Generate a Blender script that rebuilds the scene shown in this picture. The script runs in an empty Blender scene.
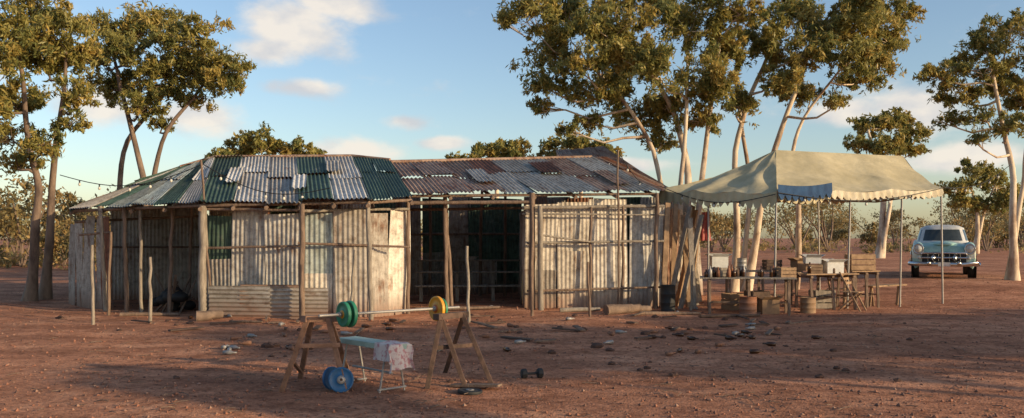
import bpy, math, random
import numpy as np
from mathutils import Vector, Matrix
random.seed(7)
F=887.0; H=1.7; HY=238.0
def at(px,py,d): return Vector(((px-512)/F*d, d, H-(py-HY)/F*d))
def sstep(a,b,x):
    t=min(1,max(0,(x-a)/(b-a))); return t*t*(3-2*t)
def gz(x,y):
    z=0.38*sstep(7,14,x)*sstep(21,30,y)
    z+=0.025*math.sin(x*0.9+1.3*math.sin(y*0.5))*math.cos(y*0.7)+0.012*math.sin(x*2.7+y*1.9)
    return z
def gp(px,d,dz=0.0):
    x=(px-512)/F*d
    return Vector((x,d,gz(x,d)+dz))

# ---------------------------------------------------------------- materials
def mat(name):
    m=bpy.data.materials.new(name); m.use_nodes=True
    nt=m.node_tree; b=nt.nodes['Principled BSDF']; return m,nt,b
def N(nt,t,**k):
    n=nt.nodes.new(t)
    for a,v in k.items():
        if a in n.inputs: n.inputs[a].default_value=v
        else: setattr(n,a,v)
    return n
def ramp(nt,stops):
    r=nt.nodes.new('ShaderNodeValToRGB'); e=r.color_ramp.elements
    while len(e)<len(stops): e.new(0.5)
    for i,(p,c) in enumerate(stops):
        e[i].position=p; e[i].color=(c[0],c[1],c[2],1)
    return r
def noisy(name,c1,c2,scale=4,rough=0.85,metal=0.0,bump=0.3,bscale=None,stretch=(1,1,1),lo=0.35,hi=0.65,bd=0.02,coord='Object'):
    m,nt,b=mat(name)
    tc=N(nt,'ShaderNodeTexCoord'); mp=N(nt,'ShaderNodeMapping'); mp.inputs['Scale'].default_value=stretch
    nt.links.new(tc.outputs[coord],mp.inputs['Vector'])
    n=N(nt,'ShaderNodeTexNoise',Scale=scale,Detail=8.0,Roughness=0.65)
    nt.links.new(mp.outputs[0],n.inputs['Vector'])
    r=ramp(nt,[(lo,c1),(hi,c2)]); nt.links.new(n.outputs['Fac'],r.inputs[0]); nt.links.new(r.outputs[0],b.inputs['Base Color'])
    b.inputs['Roughness'].default_value=rough; b.inputs['Metallic'].default_value=metal
    if bump:
        n2=N(nt,'ShaderNodeTexNoise',Scale=bscale or scale*4,Detail=5.0)
        nt.links.new(mp.outputs[0],n2.inputs['Vector'])
        bp=N(nt,'ShaderNodeBump',Strength=bump,Distance=bd); nt.links.new(n2.outputs['Fac'],bp.inputs['Height'])
        nt.links.new(bp.outputs[0],b.inputs['Normal'])
    return m
def mul(nt,a,b_):
    mm=N(nt,'ShaderNodeMix',data_type='RGBA',blend_type='MULTIPLY'); mm.inputs[0].default_value=1
    nt.links.new(a,mm.inputs[6]); nt.links.new(b_,mm.inputs[7]); return mm.outputs[2]
def iron(name,base,base2,rustamt,metal=0.0,rough=0.7,rust=(0.15,0.065,0.035),grime=(0.50,0.46,0.43)):
    # weathered corrugated sheet: UV in metres, streaks run down the sheet; every sheet has its own UV offset
    m,nt,b=mat(name)
    tc=N(nt,'ShaderNodeTexCoord')
    mp=N(nt,'ShaderNodeMapping'); mp.inputs['Scale'].default_value=(5,0.7,1); nt.links.new(tc.outputs['UV'],mp.inputs['Vector'])
    n=N(nt,'ShaderNodeTexNoise',Scale=1.5,Detail=7.0,Roughness=0.7); nt.links.new(mp.outputs[0],n.inputs['Vector'])
    r=ramp(nt,[(0.3,base),(0.7,base2)]); nt.links.new(n.outputs['Fac'],r.inputs[0])
    mp2=N(nt,'ShaderNodeMapping'); mp2.inputs['Scale'].default_value=(2.2,0.8,1); mp2.inputs['Location'].default_value=(3,9,0); nt.links.new(tc.outputs['UV'],mp2.inputs['Vector'])
    n2=N(nt,'ShaderNodeTexNoise',Scale=1.3,Detail=9.0,Roughness=0.72); nt.links.new(mp2.outputs[0],n2.inputs['Vector'])
    r2=ramp(nt,[(0.62-rustamt*0.4,(0,0,0)),(0.74-rustamt*0.4,(1,1,1))]); nt.links.new(n2.outputs['Fac'],r2.inputs[0])
    mx=N(nt,'ShaderNodeMix',data_type='RGBA'); nt.links.new(r2.outputs[0],mx.inputs[0]); nt.links.new(r.outputs[0],mx.inputs[6]); mx.inputs[7].default_value=(*rust,1)
    n3=N(nt,'ShaderNodeTexNoise',Scale=5.0,Detail=9.0,Roughness=0.78); nt.links.new(tc.outputs['UV'],n3.inputs['Vector'])
    r3=ramp(nt,[(0.36,grime),(0.56,(1,1,1))]); nt.links.new(n3.outputs['Fac'],r3.inputs[0])
    c=mul(nt,mx.outputs[2],r3.outputs[0])
    n4=N(nt,'ShaderNodeTexNoise',Scale=0.22,Detail=1.0); nt.links.new(tc.outputs['UV'],n4.inputs['Vector'])
    r4=ramp(nt,[(0.35,(0.66,0.63,0.60)),(0.62,(1.12,1.12,1.12))]); nt.links.new(n4.outputs['Fac'],r4.inputs[0])
    c=mul(nt,c,r4.outputs[0])
    ge=N(nt,'ShaderNodeNewGeometry'); sp=N(nt,'ShaderNodeSeparateXYZ'); nt.links.new(ge.outputs['Position'],sp.inputs[0])
    ad=N(nt,'ShaderNodeMath',operation='MULTIPLY_ADD'); nt.links.new(n3.outputs['Fac'],ad.inputs[0]); ad.inputs[1].default_value=-1.2; nt.links.new(sp.outputs['Z'],ad.inputs[2])
    mr=N(nt,'ShaderNodeMapRange'); mr.inputs['From Min'].default_value=-.15; mr.inputs['From Max'].default_value=-.6; mr.inputs['To Max'].default_value=.8; nt.links.new(ad.outputs[0],mr.inputs[0])
    md=N(nt,'ShaderNodeMix',data_type='RGBA'); nt.links.new(mr.outputs[0],md.inputs[0]); nt.links.new(c,md.inputs[6]); md.inputs[7].default_value=(0.24,0.13,0.085,1)
    nt.links.new(md.outputs[2],b.inputs['Base Color'])
    b.inputs['Metallic'].default_value=metal; b.inputs['Roughness'].default_value=rough; b.inputs['Specular IOR Level'].default_value=.3
    bp=N(nt,'ShaderNodeBump',Strength=0.35,Distance=0.02); nt.links.new(n2.outputs['Fac'],bp.inputs['Height']); nt.links.new(bp.outputs[0],b.inputs['Normal'])
    return m
def plain(name,c,rough=0.6,metal=0.0): 
    return noisy(name,tuple(x*0.75 for x in c),c,scale=9,rough=rough,metal=metal,bump=0.08)

M_silver=iron('iron_silver',(0.38,0.355,0.315),(0.58,0.55,0.49),0.14,rust=(0.24,0.14,0.09))
M_white=iron('iron_white',(0.60,0.58,0.53),(0.78,0.75,0.69),0.07)
M_teal=iron('iron_teal',(0.04,0.085,0.062),(0.10,0.155,0.115),0.12,rust=(0.24,0.25,0.21))
M_rust=iron('iron_rust',(0.34,0.215,0.15),(0.50,0.36,0.27),0.28,rust=(0.25,0.10,0.055))
M_drust=iron('iron_dark_rust',(0.22,0.09,0.05),(0.38,0.17,0.095),0.35)
M_blue=iron('iron_blue_grey',(0.26,0.31,0.30),(0.42,0.46,0.43),0.12)
M_wallA=iron('iron_wall_pale',(0.50,0.45,0.375),(0.74,0.68,0.58),0.18,rust=(0.30,0.18,0.11))
M_wallB=iron('iron_wall_grey',(0.32,0.29,0.25),(0.52,0.475,0.41),0.22,rust=(0.22,0.125,0.08))
M_post=noisy('bush_timber',(0.11,0.072,0.05),(0.25,0.17,0.12),scale=6,stretch=(3,3,0.6),bump=0.6)
M_postg=noisy('grey_timber',(0.17,0.14,0.11),(0.34,0.29,0.23),scale=6,stretch=(3,3,0.6),bump=0.6)
M_darkwood=noisy('dark_timber',(0.05,0.03,0.022),(0.13,0.08,0.055),scale=7,bump=0.5)
M_plank=noisy('plank_timber',(0.22,0.135,0.075),(0.40,0.26,0.15),scale=6,bump=0.4)
M_canvas=noisy('canvas_khaki',(0.40,0.34,0.20),(0.57,0.49,0.31),scale=1.2,bump=0.5,bscale=2.0,bd=0.08)
M_canvasblue=noisy('canvas_blue',(0.006,0.035,0.10),(0.015,0.065,0.16),scale=4,bump=0.2)
M_canvascream=noisy('canvas_cream',(0.44,0.38,0.26),(0.62,0.55,0.42),scale=3,bump=0.2)
M_bark=noisy('gum_bark',(0.26,0.16,0.10),(0.66,0.54,0.40),scale=2.2,stretch=(1,1,0.35),bump=0.4,lo=0.36,hi=0.56)
M_barkd=noisy('gum_bark_dark',(0.08,0.052,0.038),(0.25,0.175,0.125),scale=3,stretch=(1,1,0.4),bump=0.6)  # dark tone puts the left gum's shade into its bark colour
def leafmat(name,c1,c2,tr=0.42):
    m,nt,b=mat(name)
    tc=N(nt,'ShaderNodeTexCoord'); n=N(nt,'ShaderNodeTexNoise',Scale=1.6,Detail=3.0); nt.links.new(tc.outputs['Object'],n.inputs['Vector'])
    r=ramp(nt,[(0.35,c1),(0.65,c2)]); nt.links.new(n.outputs['Fac'],r.inputs[0]); nt.links.new(r.outputs[0],b.inputs['Base Color'])
    b.inputs['Roughness'].default_value=0.45; b.inputs['Specular IOR Level'].default_value=.3
    t=N(nt,'ShaderNodeBsdfTranslucent'); nt.links.new(r.outputs[0],t.inputs[0])
    ms=N(nt,'ShaderNodeMixShader'); ms.inputs[0].default_value=tr
    out=[x for x in nt.nodes if x.type=='OUTPUT_MATERIAL'][0]
    nt.links.new(b.outputs[0],ms.inputs[1]); nt.links.new(t.outputs[0],ms.inputs[2]); nt.links.new(ms.outputs[0],out.inputs[0])
    return m
LM=[leafmat('leaf_olive',(0.25,0.235,0.07),(0.37,0.32,0.095)),
    leafmat('leaf_green',(0.14,0.16,0.052),(0.24,0.235,0.075)),
    leafmat('leaf_sun_gold',(0.38,0.29,0.08),(0.52,0.38,0.11))]  # gold tone paints sunlight into a share of the leaves
LB=[leafmat('bush_olive',(0.23,0.185,0.08),(0.33,0.25,0.105)),
    leafmat('bush_green',(0.15,0.14,0.065),(0.23,0.20,0.09)),
    leafmat('bush_sun_gold',(0.36,0.24,0.095),(0.48,0.33,0.13))]  # scrub gold: low sun put into the leaf colour
M_black=plain('black_rubber',(0.02,0.02,0.02),0.7)
M_chrome=plain('chrome',(0.6,0.6,0.6),0.25,1.0)
M_steel=plain('worn_steel',(0.34,0.32,0.30),0.5,0.3)
M_glass=plain('window_glass',(0.05,0.06,0.06),0.08)
M_cream=plain('car_cream',(0.60,0.62,0.50),0.4)
M_mint=plain('car_mint',(0.34,0.54,0.48),0.4)
M_lens=plain('headlight_lens',(0.6,0.6,0.55),0.1)
M_yellow=plain('plate_yellow',(0.66,0.30,0.02),0.5)
M_green=plain('plate_green',(0.03,0.22,0.12),0.5)
M_pblue=plain('plate_blue',(0.012,0.10,0.24),0.5)
M_red=plain('red_paint',(0.35,0.04,0.03),0.5)
M_orange=plain('plate_orange',(0.50,0.12,0.02),0.5)
M_pad=plain('bench_pad',(0.34,0.48,0.42),0.6)
M_whitep=plain('white_plastic',(0.6,0.6,0.58),0.5)
M_card=plain('cardboard',(0.30,0.19,0.11),0.9)
M_glassb=plain('brown_glass',(0.06,0.025,0.01),0.15)
M_bulb=plain('frosted_bulb',(0.7,0.66,0.55),0.3)

# ---------------------------------------------------------------- mesh builder
class MB:
    def __init__(s): s.v=[];s.f=[];s.m=[];s.uv=[];s.sm=[]
    def add(s,vs,fs,m=0,uv=None,smooth=False):
        o=len(s.v); s.v+=[tuple(v) for v in vs]
        s.uv+= uv if uv else [(v[0]+v[1],v[2]) for v in vs]
        for f in fs: s.f.append(tuple(i+o for i in f)); s.m.append(m); s.sm.append(smooth)
    def box(s,c,sz,rz=0,m=0,rx=0,ry=0):
        c=Vector(c); R=Matrix.Rotation(rz,3,'Z')@Matrix.Rotation(ry,3,'Y')@Matrix.Rotation(rx,3,'X')
        vs=[c+R@Vector((x*sz[0]/2,y*sz[1]/2,z*sz[2]/2)) for x in(-1,1) for y in(-1,1) for z in(-1,1)]
        s.add(vs,[(0,1,3,2),(4,6,7,5),(0,4,5,1),(2,3,7,6),(0,2,6,4),(1,5,7,3)],m)
    def beam(s,p,q,w=0.08,h=0.05,m=0,up=(0,0,1)):
        p=Vector(p);q=Vector(q);d=(q-p).normalized();u=Vector(up)
        if abs(d.dot(u))>0.97: u=Vector((0,1,0))
        a=d.cross(u).normalized()*w/2; b=a.cross(d).normalized()*h/2
        vs=[p-a-b,p+a-b,p+a+b,p-a+b,q-a-b,q+a-b,q+a+b,q-a+b]
        s.add(vs,[(0,3,2,1),(4,5,6,7),(0,1,5,4),(1,2,6,5),(2,3,7,6),(3,0,4,7)],m)
    def tube(s,pts,rad,n=8,m=0,cap=True,smooth=True,jit=0):
        pts=[Vector(p) for p in pts]; 
        if not hasattr(rad,'__len__'): rad=[rad]*len(pts)
        if len(rad)==2 and len(pts)>2: rad=[rad[0]+(rad[1]-rad[0])*i/(len(pts)-1) for i in range(len(pts))]
        vs=[];k=len(pts)
        ref=Vector((0.3,1,0.1)).normalized()
        for i,p in enumerate(pts):
            d=(pts[min(i+1,k-1)]-pts[max(i-1,0)]).normalized()
            if abs(d.dot(ref))>0.95: ref=Vector((1,0,0.2)).normalized()
            a=d.cross(ref).normalized(); b=d.cross(a)
            for j in range(n):
                t=2*math.pi*j/n; r=rad[i]*(1+jit*random.uniform(-1,1))
                vs.append(p+a*math.cos(t)*r+b*math.sin(t)*r)
        fs=[(i*n+j,i*n+(j+1)%n,(i+1)*n+(j+1)%n,(i+1)*n+j) for i in range(k-1) for j in range(n)]
        s.add(vs,fs,m,smooth=smooth)
        if cap:
            s.add(vs[:n],[tuple(range(n))],m); s.add(vs[-n:],[tuple(reversed(range(n)))],m)
    def post(s,p,q,r=0.05,m=0,seg=6,wob=0.02,r2=None):
        p=Vector(p);q=Vector(q); pts=[]
        for i in range(seg+1):
            t=i/seg; o=Vector((random.uniform(-1,1),random.uniform(-1,1),random.uniform(-1,1)*0.3))*wob*(0 if i in(0,seg) else 1)
            pts.append(p.lerp(q,t)+o)
        s.tube(pts,[r,r2 or r*0.85],7,m,jit=0.08)
    def corr(s,a,b,c,d,m=0,amp=0.018,pitch=0.1,nv=3,off=0.0,curl=0.0,dent=0.0):
        a,b,c,d=[Vector(x) for x in(a,b,c,d)]
        wid=max((b-a).length,(c-d).length); hgt=(d-a).length
        nw=max(1,round(wid/pitch)); nu=nw*6
        nrm=(b-a).cross(d-a).normalized()
        vs=[];uv=[];ou,ov=random.uniform(0,50),random.uniform(0,50); ph=random.uniform(0,6)
        for j in range(nv+1):
            v=j/nv
            for i in range(nu+1):
                u=i/nu
                p=a.lerp(b,u).lerp(d.lerp(c,u),v)
                k=off+amp*math.sin(u*nw*2*math.pi)+curl*(u-0.5)**2*4*(1-v)+dent*math.sin(u*4+ph)*math.sin(v*5+ph*2)
                vs.append(p+nrm*k); uv.append((ou+u*wid,ov+v*hgt))
        w=nu+1
        fs=[(j*w+i,j*w+i+1,(j+1)*w+i+1,(j+1)*w+i) for j in range(nv) for i in range(nu)]
        s.add(vs,fs,m,uv,True)
    def sphere(s,c,r,m=0,nu=12,nv=8,sc=(1,1,1),R=None):
        c=Vector(c);vs=[];fs=[]
        for j in range(nv+1):
            ph=math.pi*j/nv
            for i in range(nu):
                th=2*math.pi*i/nu
                v=Vector((r*sc[0]*math.sin(ph)*math.cos(th),r*sc[1]*math.sin(ph)*math.sin(th),r*sc[2]*math.cos(ph)))
                if R: v=R@v
                vs.append(c+v)
        for j in range(nv):
            for i in range(nu): fs.append((j*nu+i,(j+1)*nu+i,(j+1)*nu+(i+1)%nu,j*nu+(i+1)%nu))
        s.add(vs,fs,m,smooth=True)
    def lathe(s,c,ax,prof,n=20,m=0,smooth=True):
        c=Vector(c);ax=Vector(ax).normalized()
        a=ax.orthogonal().normalized();b=ax.cross(a);vs=[]
        for h,r in prof:
            for j in range(n):
                t=2*math.pi*j/n; vs.append(c+ax*h+(a*math.cos(t)+b*math.sin(t))*max(r,0.0005))
        fs=[(i*n+j,i*n+(j+1)%n,(i+1)*n+(j+1)%n,(i+1)*n+j) for i in range(len(prof)-1) for j in range(n)]
        s.add(vs,fs,m,smooth=smooth)
    def build(s,name,mats,parent=None,bevel=0):
        me=bpy.data.meshes.new(name); me.from_pydata(s.v,[],s.f)
        for m in mats: me.materials.append(m)
        me.polygons.foreach_set('material_index',s.m); me.polygons.foreach_set('use_smooth',s.sm)
        ul=me.uv_layers.new(name='UVMap'); li=np.empty(len(me.loops),dtype=np.int32); me.loops.foreach_get('vertex_index',li)
        ul.data.foreach_set('uv',np.array(s.uv,dtype=np.float32)[li].ravel())
        me.update(); o=bpy.data.objects.new(name,me); bpy.context.scene.collection.objects.link(o)
        if parent: o.parent=parent
        if bevel:
            b=o.modifiers.new('bevel','BEVEL'); b.width=bevel; b.segments=2; b.limit_method='ANGLE'
        return o
def empty(name):
    e=bpy.data.objects.new(name,None); bpy.context.scene.collection.objects.link(e); return e

# ---------------------------------------------------------------- ground
def build_ground():
    def axis(lo,hi,fine0,fine1,step,g=1.25):
        a=list(np.arange(fine0,fine1+1e-6,step)); s=step
        x=fine1
        while x<hi: s*=g; x+=s; a.append(x)
        s=step;x=fine0
        while x>lo: s*=g; x-=s; a.insert(0,x)
        return a
    xs=axis(-1500,1500,-16,20,0.3); ys=axis(-900,2500,3,34,0.25)
    v=[(x,y,gz(x,y)) for y in ys for x in xs]
    w=len(xs); f=[(j*w+i,j*w+i+1,(j+1)*w+i+1,(j+1)*w+i) for j in range(len(ys)-1) for i in range(w-1)]
    b=MB(); b.add(v,f,0,smooth=True)
    m,nt,p=mat('red_gravel_dirt')
    tc=N(nt,'ShaderNodeTexCoord')
    n1=N(nt,'ShaderNodeTexNoise',Scale=0.45,Detail=9.0,Roughness=0.7); nt.links.new(tc.outputs['Object'],n1.inputs['Vector'])
    r1=ramp(nt,[(0.3,(0.40,0.18,0.105)),(0.52,(0.58,0.275,0.16)),(0.72,(0.68,0.37,0.23))]); nt.links.new(n1.outputs['Fac'],r1.inputs[0])
    n2=N(nt,'ShaderNodeTexNoise',Scale=16.0,Detail=8.0,Roughness=0.75); nt.links.new(tc.outputs['Object'],n2.inputs['Vector'])
    r2=ramp(nt,[(0.33,(0.38,0.34,0.33)),(0.5,(1,1,1)),(0.68,(1.3,1.28,1.26))]); nt.links.new(n2.outputs['Fac'],r2.inputs[0])
    c=mul(nt,r1.outputs[0],r2.outputs[0])
    n4=N(nt,'ShaderNodeTexNoise',Scale=3.2,Detail=6.0,Roughness=0.7); nt.links.new(tc.outputs['Object'],n4.inputs['Vector'])
    r4=ramp(nt,[(0.36,(0.62,0.58,0.56)),(0.55,(1,1,1))]); nt.links.new(n4.outputs['Fac'],r4.inputs[0])
    c=mul(nt,c,r4.outputs[0])
    mp=N(nt,'ShaderNodeMapping'); mp.inputs['Scale'].default_value=(.25,1.1,1); nt.links.new(tc.outputs['Object'],mp.inputs[0])
    n5=N(nt,'ShaderNodeTexNoise',Scale=1.0,Detail=5.0); nt.links.new(mp.outputs[0],n5.inputs['Vector'])
    r5=ramp(nt,[(0.4,(0.74,0.72,0.72)),(0.6,(1.08,1.08,1.08))]); nt.links.new(n5.outputs['Fac'],r5.inputs[0])
    c=mul(nt,c,r5.outputs[0]); nt.links.new(c,p.inputs['Base Color'])
    vo=N(nt,'ShaderNodeTexVoronoi',Scale=38.0); nt.links.new(tc.outputs['Object'],vo.inputs['Vector'])
    ad=N(nt,'ShaderNodeMath',operation='SUBTRACT'); nt.links.new(n2.outputs['Fac'],ad.inputs[0])
    ml=N(nt,'ShaderNodeMath',operation='MULTIPLY'); nt.links.new(vo.outputs['Distance'],ml.inputs[0]); ml.inputs[1].default_value=0.5
    nt.links.new(ml.outputs[0],ad.inputs[1])
    bp=N(nt,'ShaderNodeBump',Strength=1.0,Distance=0.035); nt.links.new(ad.outputs[0],bp.inputs['Height']); nt.links.new(bp.outputs[0],p.inputs['Normal'])
    p.inputs['Roughness'].default_value=0.95; p.inputs['Specular IOR Level'].default_value=0.1
    b.build('ground',[m])
build_ground()
def build_gravel():
    rng=np.random.default_rng(3); n=16000
    d=7.5+24*rng.random(n)**1.5; px=rng.uniform(-40,1064,n)
    x=(px-512)/F*d; r=0.005+0.022*rng.random(n)**4
    base=np.array([(1,0,0),(0,1,0),(-1,0,0),(0,-1,0),(0,0,0.8),(0,0,-0.8)])
    fc=np.array([(0,1,4),(1,2,4),(2,3,4),(3,0,4),(1,0,5),(2,1,5),(3,2,5),(0,3,5)])
    z=np.array([gz(a,b) for a,b in zip(x,d)])
    V=base[None]*(r[:,None,None])*rng.uniform(0.6,1.4,(n,6,3))+np.stack([x,d,z+r*0.3],1)[:,None]
    Fc=(fc[None]+np.arange(n)[:,None,None]*6).reshape(-1,3)
    b=MB(); mi=rng.choice([0,1,2],n,p=[.5,.35,.15])
    b.v=[tuple(v) for v in V.reshape(-1,3)]; b.uv=[(0,0)]*len(b.v); b.f=[tuple(f) for f in Fc]; b.m=[int(k) for k in np.repeat(mi,8)]; b.sm=[False]*len(b.f)
    b.build('gravel',[plain('stone_red',(0.34,0.15,0.09),0.9),plain('stone_brown',(0.17,0.09,0.065),0.9),plain('stone_pale',(0.38,0.22,0.15),0.9)])
build_gravel()

# ---------------------------------------------------------------- foliage
def leaf_block(C,L,W,rng):
    n=len(C)
    d=rng.normal(size=(n,3)); d[:,2]=d[:,2]*0.8-0.8; d/=np.linalg.norm(d,axis=1)[:,None]
    w=np.cross(d,rng.normal(size=(n,3))); w/=np.linalg.norm(w,axis=1)[:,None]
    l=(L*rng.uniform(0.6,1.4,n))[:,None]; ww=(W*rng.uniform(0.7,1.3,n))[:,None]
    return np.stack([C-d*l/2,C+w*ww/2,C+d*l/2,C-w*ww/2],1)
def mesh_obj(name,V,mi,mats,parent=None):
    n=len(V); me=bpy.data.meshes.new(name)
    me.vertices.add(n*4); me.vertices.foreach_set('co',V.reshape(-1).astype(np.float32))
    me.loops.add(n*4); me.loops.foreach_set('vertex_index',np.arange(n*4,dtype=np.int32))
    me.polygons.add(n); me.polygons.foreach_set('loop_start',np.arange(0,n*4,4,dtype=np.int32)); me.polygons.foreach_set('loop_total',np.full(n,4,dtype=np.int32))
    for m in mats: me.materials.append(m)
    me.polygons.foreach_set('material_index',mi.astype(np.int32)); me.update(calc_edges=True); me.validate()
    o=bpy.data.objects.new(name,me); bpy.context.scene.collection.objects.link(o)
    if parent: o.parent=parent
    return o
def foliage_points(c,r,nleaf,rng,subr=0.34,dens=1.0):
    c=np.array(c);r=np.array(r)
    ns=max(5,int(12*dens+rng.integers(0,6)))
    u=rng.normal(size=(ns,3)); u/=np.linalg.norm(u,axis=1)[:,None]; u*=(rng.random(ns)**0.42)[:,None]
    sc=c+u*r*1.10
    per=rng.multinomial(nleaf,rng.dirichlet(np.ones(ns)*3))
    P=[];MI=[]
    for k in range(ns):
        sr=np.mean(r)*subr*rng.uniform(0.7,1.4); nt_=rng.integers(6,12)
        t=rng.normal(size=(nt_,3))*np.array([.68,.68,.42])*sr; t[:,2]-=0.3*(t[:,0]**2+t[:,1]**2)/sr
        ti=rng.integers(0,nt_,per[k]); sg=sr*rng.uniform(0.14,0.33,nt_)[ti]
        g=t[ti]+rng.normal(size=(per[k],3))*sg[:,None]*np.array([1,1,1.0])
        P.append(sc[k]+g)
        base=rng.choice([0,1,2],p=[0.5,0.22,0.28])
        MI.append(np.where(rng.random(per[k])<0.6,base,rng.integers(0,3,per[k])))
    return np.concatenate(P),np.concatenate(MI),sc
def tree(name,trunks,clumps,nleaf,L=0.17,W=0.048,bark=None,lm=None,seed=1,brad=0.045,dens=1.0):
    rng=np.random.default_rng(seed); random.seed(seed)
    e=empty(name); tb=MB(); nodes=[]
    for pts,r0,r1 in trunks:
        pp=[Vector(p) for p in pts]; fine=[]
        for i in range(len(pp)-1):
            for t in np.linspace(0,1,5)[:-1]: 
                fine.append(pp[i].lerp(pp[i+1],float(t))+Vector((random.uniform(-1,1),random.uniform(-1,1),0))*r0*0.7)
        fine.append(pp[-1])
        for _ in range(2): fine=[fine[0]]+[(fine[i-1]+fine[i]*2+fine[i+1])/4 for i in range(1,len(fine)-1)]+[fine[-1]]
        k=len(fine); rad=[r0+(r1-r0)*(i/(k-1))**0.8 for i in range(k)]; rad[0]*=1.5; rad[1]*=1.15
        fine[0]=fine[0]+Vector((0,0,-0.15))
        tb.tube(fine,rad,9,0,jit=0.06)
        for i in range(k//4,k): nodes.append((fine[i],rad[i]))
    tot=sum(r[0]*r[2] for c,r in clumps); P=[];MI=[]
    for c,r in clumps:
        n=int(nleaf*r[0]*r[2]/tot); p,mi,sc=foliage_points(c,r,n,rng,dens=dens); P.append(p);MI.append(mi)
        cv=Vector(c)-Vector((0,0,r[2]*0.4))
        nd=min(nodes,key=lambda q:(q[0]-cv).length+ (3 if q[0].z>cv.z else 0)+0.0)
        mid=nd[0].lerp(cv,0.5)+Vector((random.uniform(-.2,.2),random.uniform(-.2,.2),-0.12*(cv-nd[0]).length+random.uniform(-.1,.1)))
        pts=[nd[0],nd[0].lerp(mid,0.5)+Vector((random.uniform(-.08,.08),0,random.uniform(-.08,.08))),mid,mid.lerp(cv,0.5)+Vector((random.uniform(-.1,.1),0,random.uniform(-.1,.1))),cv]
        rr=min(nd[1]*0.8,brad); tb.tube(pts,[rr,rr*0.4],6,0)
        for s in sc:
            s=Vector(s); m2=cv.lerp(s,0.5)+Vector((random.uniform(-.1,.1),random.uniform(-.1,.1),random.uniform(-.15,.05)))
            tb.tube([cv if random.random()<.6 else pts[3],m2,s],[rr*0.30,0.006],5,0)
    tb.build('trunk_and_limbs',[bark or M_bark],e)
    P=np.concatenate(P); V=leaf_block(P,L,W,rng)
    mesh_obj('foliage',V,np.concatenate(MI),lm or LM,e)
    return e
def CL(d,lst,dj=1.2,seed=0,k=1.08,kz=1.25):
    rg=random.Random(seed); out=[]
    for px,py,rx,ry in lst:
        dd=d+rg.uniform(-dj,dj); out.append((tuple(at(px,py,dd)),(rx*d/F*k,rx*d/F*0.8,ry*d/F*kz)))
    return out
def T(d,lst,r0,r1,dj=0.5):
    pts=[]
    for i,(px,py) in enumerate(lst):
        p=at(px,py,d+ (random.uniform(-dj,dj) if i else 0))
        if i==0: p=gp(px,d)
        pts.append(p)
    return (pts,r0,r1)
tree('gum_tree',[T(24,[(29,305),(36,250),(38,190),(30,130),(20,60)],0.16,0.05),T(24.6,[(42,300),(50,240),(52,180),(62,110),(66,50)],0.15,0.04)],
     CL(24,[(5,35,34,20),(45,62,32,16),(15,98,34,14),(76,92,16,13),(62,28,30,16),(72,122,14,7),(10,135,26,9),(40,6,40,13),(-25,80,40,35),(50,140,18,8),(80,52,14,12),(20,160,22,6),(30,40,26,16)],seed=1),
     34000,bark=M_barkd,seed=11)
tree('gum_tree',[T(30,[(150,262),(146,190),(134,130),(120,85),(112,50)],0.14,0.045),T(30.6,[(122,262),(118,190),(124,140),(160,100),(185,60)],0.12,0.045),T(30,[(150,262),(152,180),(165,130),(200,90),(215,70)],0.11,0.035)],
     CL(30,[(108,35,28,16),(148,20,36,14),(192,34,34,16),(222,66,24,14),(170,66,34,15),(116,80,26,12),(203,94,28,7),(138,104,24,7),(95,58,18,13),(236,80,10,7),(160,122,14,5),(130,50,26,15),(190,62,26,12),(150,84,24,9)],seed=2),
     38000,L=0.19,W=0.053,bark=M_barkd,seed=12)
tree('gum_tree',[T(26.5,[(684,275),(686,220),(690,160),(668,100),(640,50)],0.15,0.06),T(26.8,[(676,275),(668,210),(655,150),(620,95),(585,60)],0.10,0.04),T(26.2,[(690,275),(700,200),(706,140),(716,80),(720,20)],0.11,0.045),T(26.2,[(672,275),(680,190),(684,130),(690,70),(680,10)],0.09,0.035)],
     CL(26.5,[(527,14,26,16),(560,46,32,17),(545,82,22,10),(600,90,36,13),(540,105,12,6),(610,28,36,21),(652,62,34,19),(636,112,34,11),(690,22,38,19),(706,80,32,19),(570,8,30,14),(725,48,24,18),(660,138,20,7),(704,118,24,9),(588,118,20,7),(740,8,26,13),(642,0,38,13),(505,20,8,7),(570,128,12,5),(625,66,28,14),(670,100,24,10),(580,66,22,10)],seed=3,dj=1.8),
     72000,seed=13)
tree('gum_tree',[T(27.5,[(736,270),(738,210),(733,150),(752,95),(772,40)],0.13,0.05),T(27.8,[(748,270),(760,200),(778,130),(802,75),(822,20)],0.13,0.045),T(28,[(797,270),(800,220),(792,160),(800,120),(840,70)],0.11,0.035),T(28,[(742,270),(752,190),(740,120),(735,70),(750,30)],0.09,0.035)],
     CL(27.5,[(764,34,24,16),(780,78,22,10),(815,20,34,16),(862,12,34,14),(845,50,32,13),(888,36,22,13),(808,94,24,7),(862,78,24,7),(900,10,18,11),(742,102,18,8),(790,3,26,12),(880,60,18,7),(836,100,14,4),(800,50,26,12)],seed=4,dj=1.8),
     45000,seed=14)
tree('gum_tree',[T(28.5,[(1009,282),(1012,230),(1013,180),(1003,130),(992,70)],0.15,0.05),T(28.5,[(1009,282),(1020,200),(1026,150),(1035,90)],0.10,0.035)],
     CL(28.5,[(938,72,16,11),(962,94,24,10),(985,44,24,12),(1010,26,26,9),(1000,86,24,11),(947,118,14,5),(1012,124,18,7),(1045,60,34,28),(962,62,18,9),(985,115,18,6),(1030,100,20,12),(975,138,10,4),(985,70,20,9)],seed=5),
     27000,seed=15)
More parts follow.
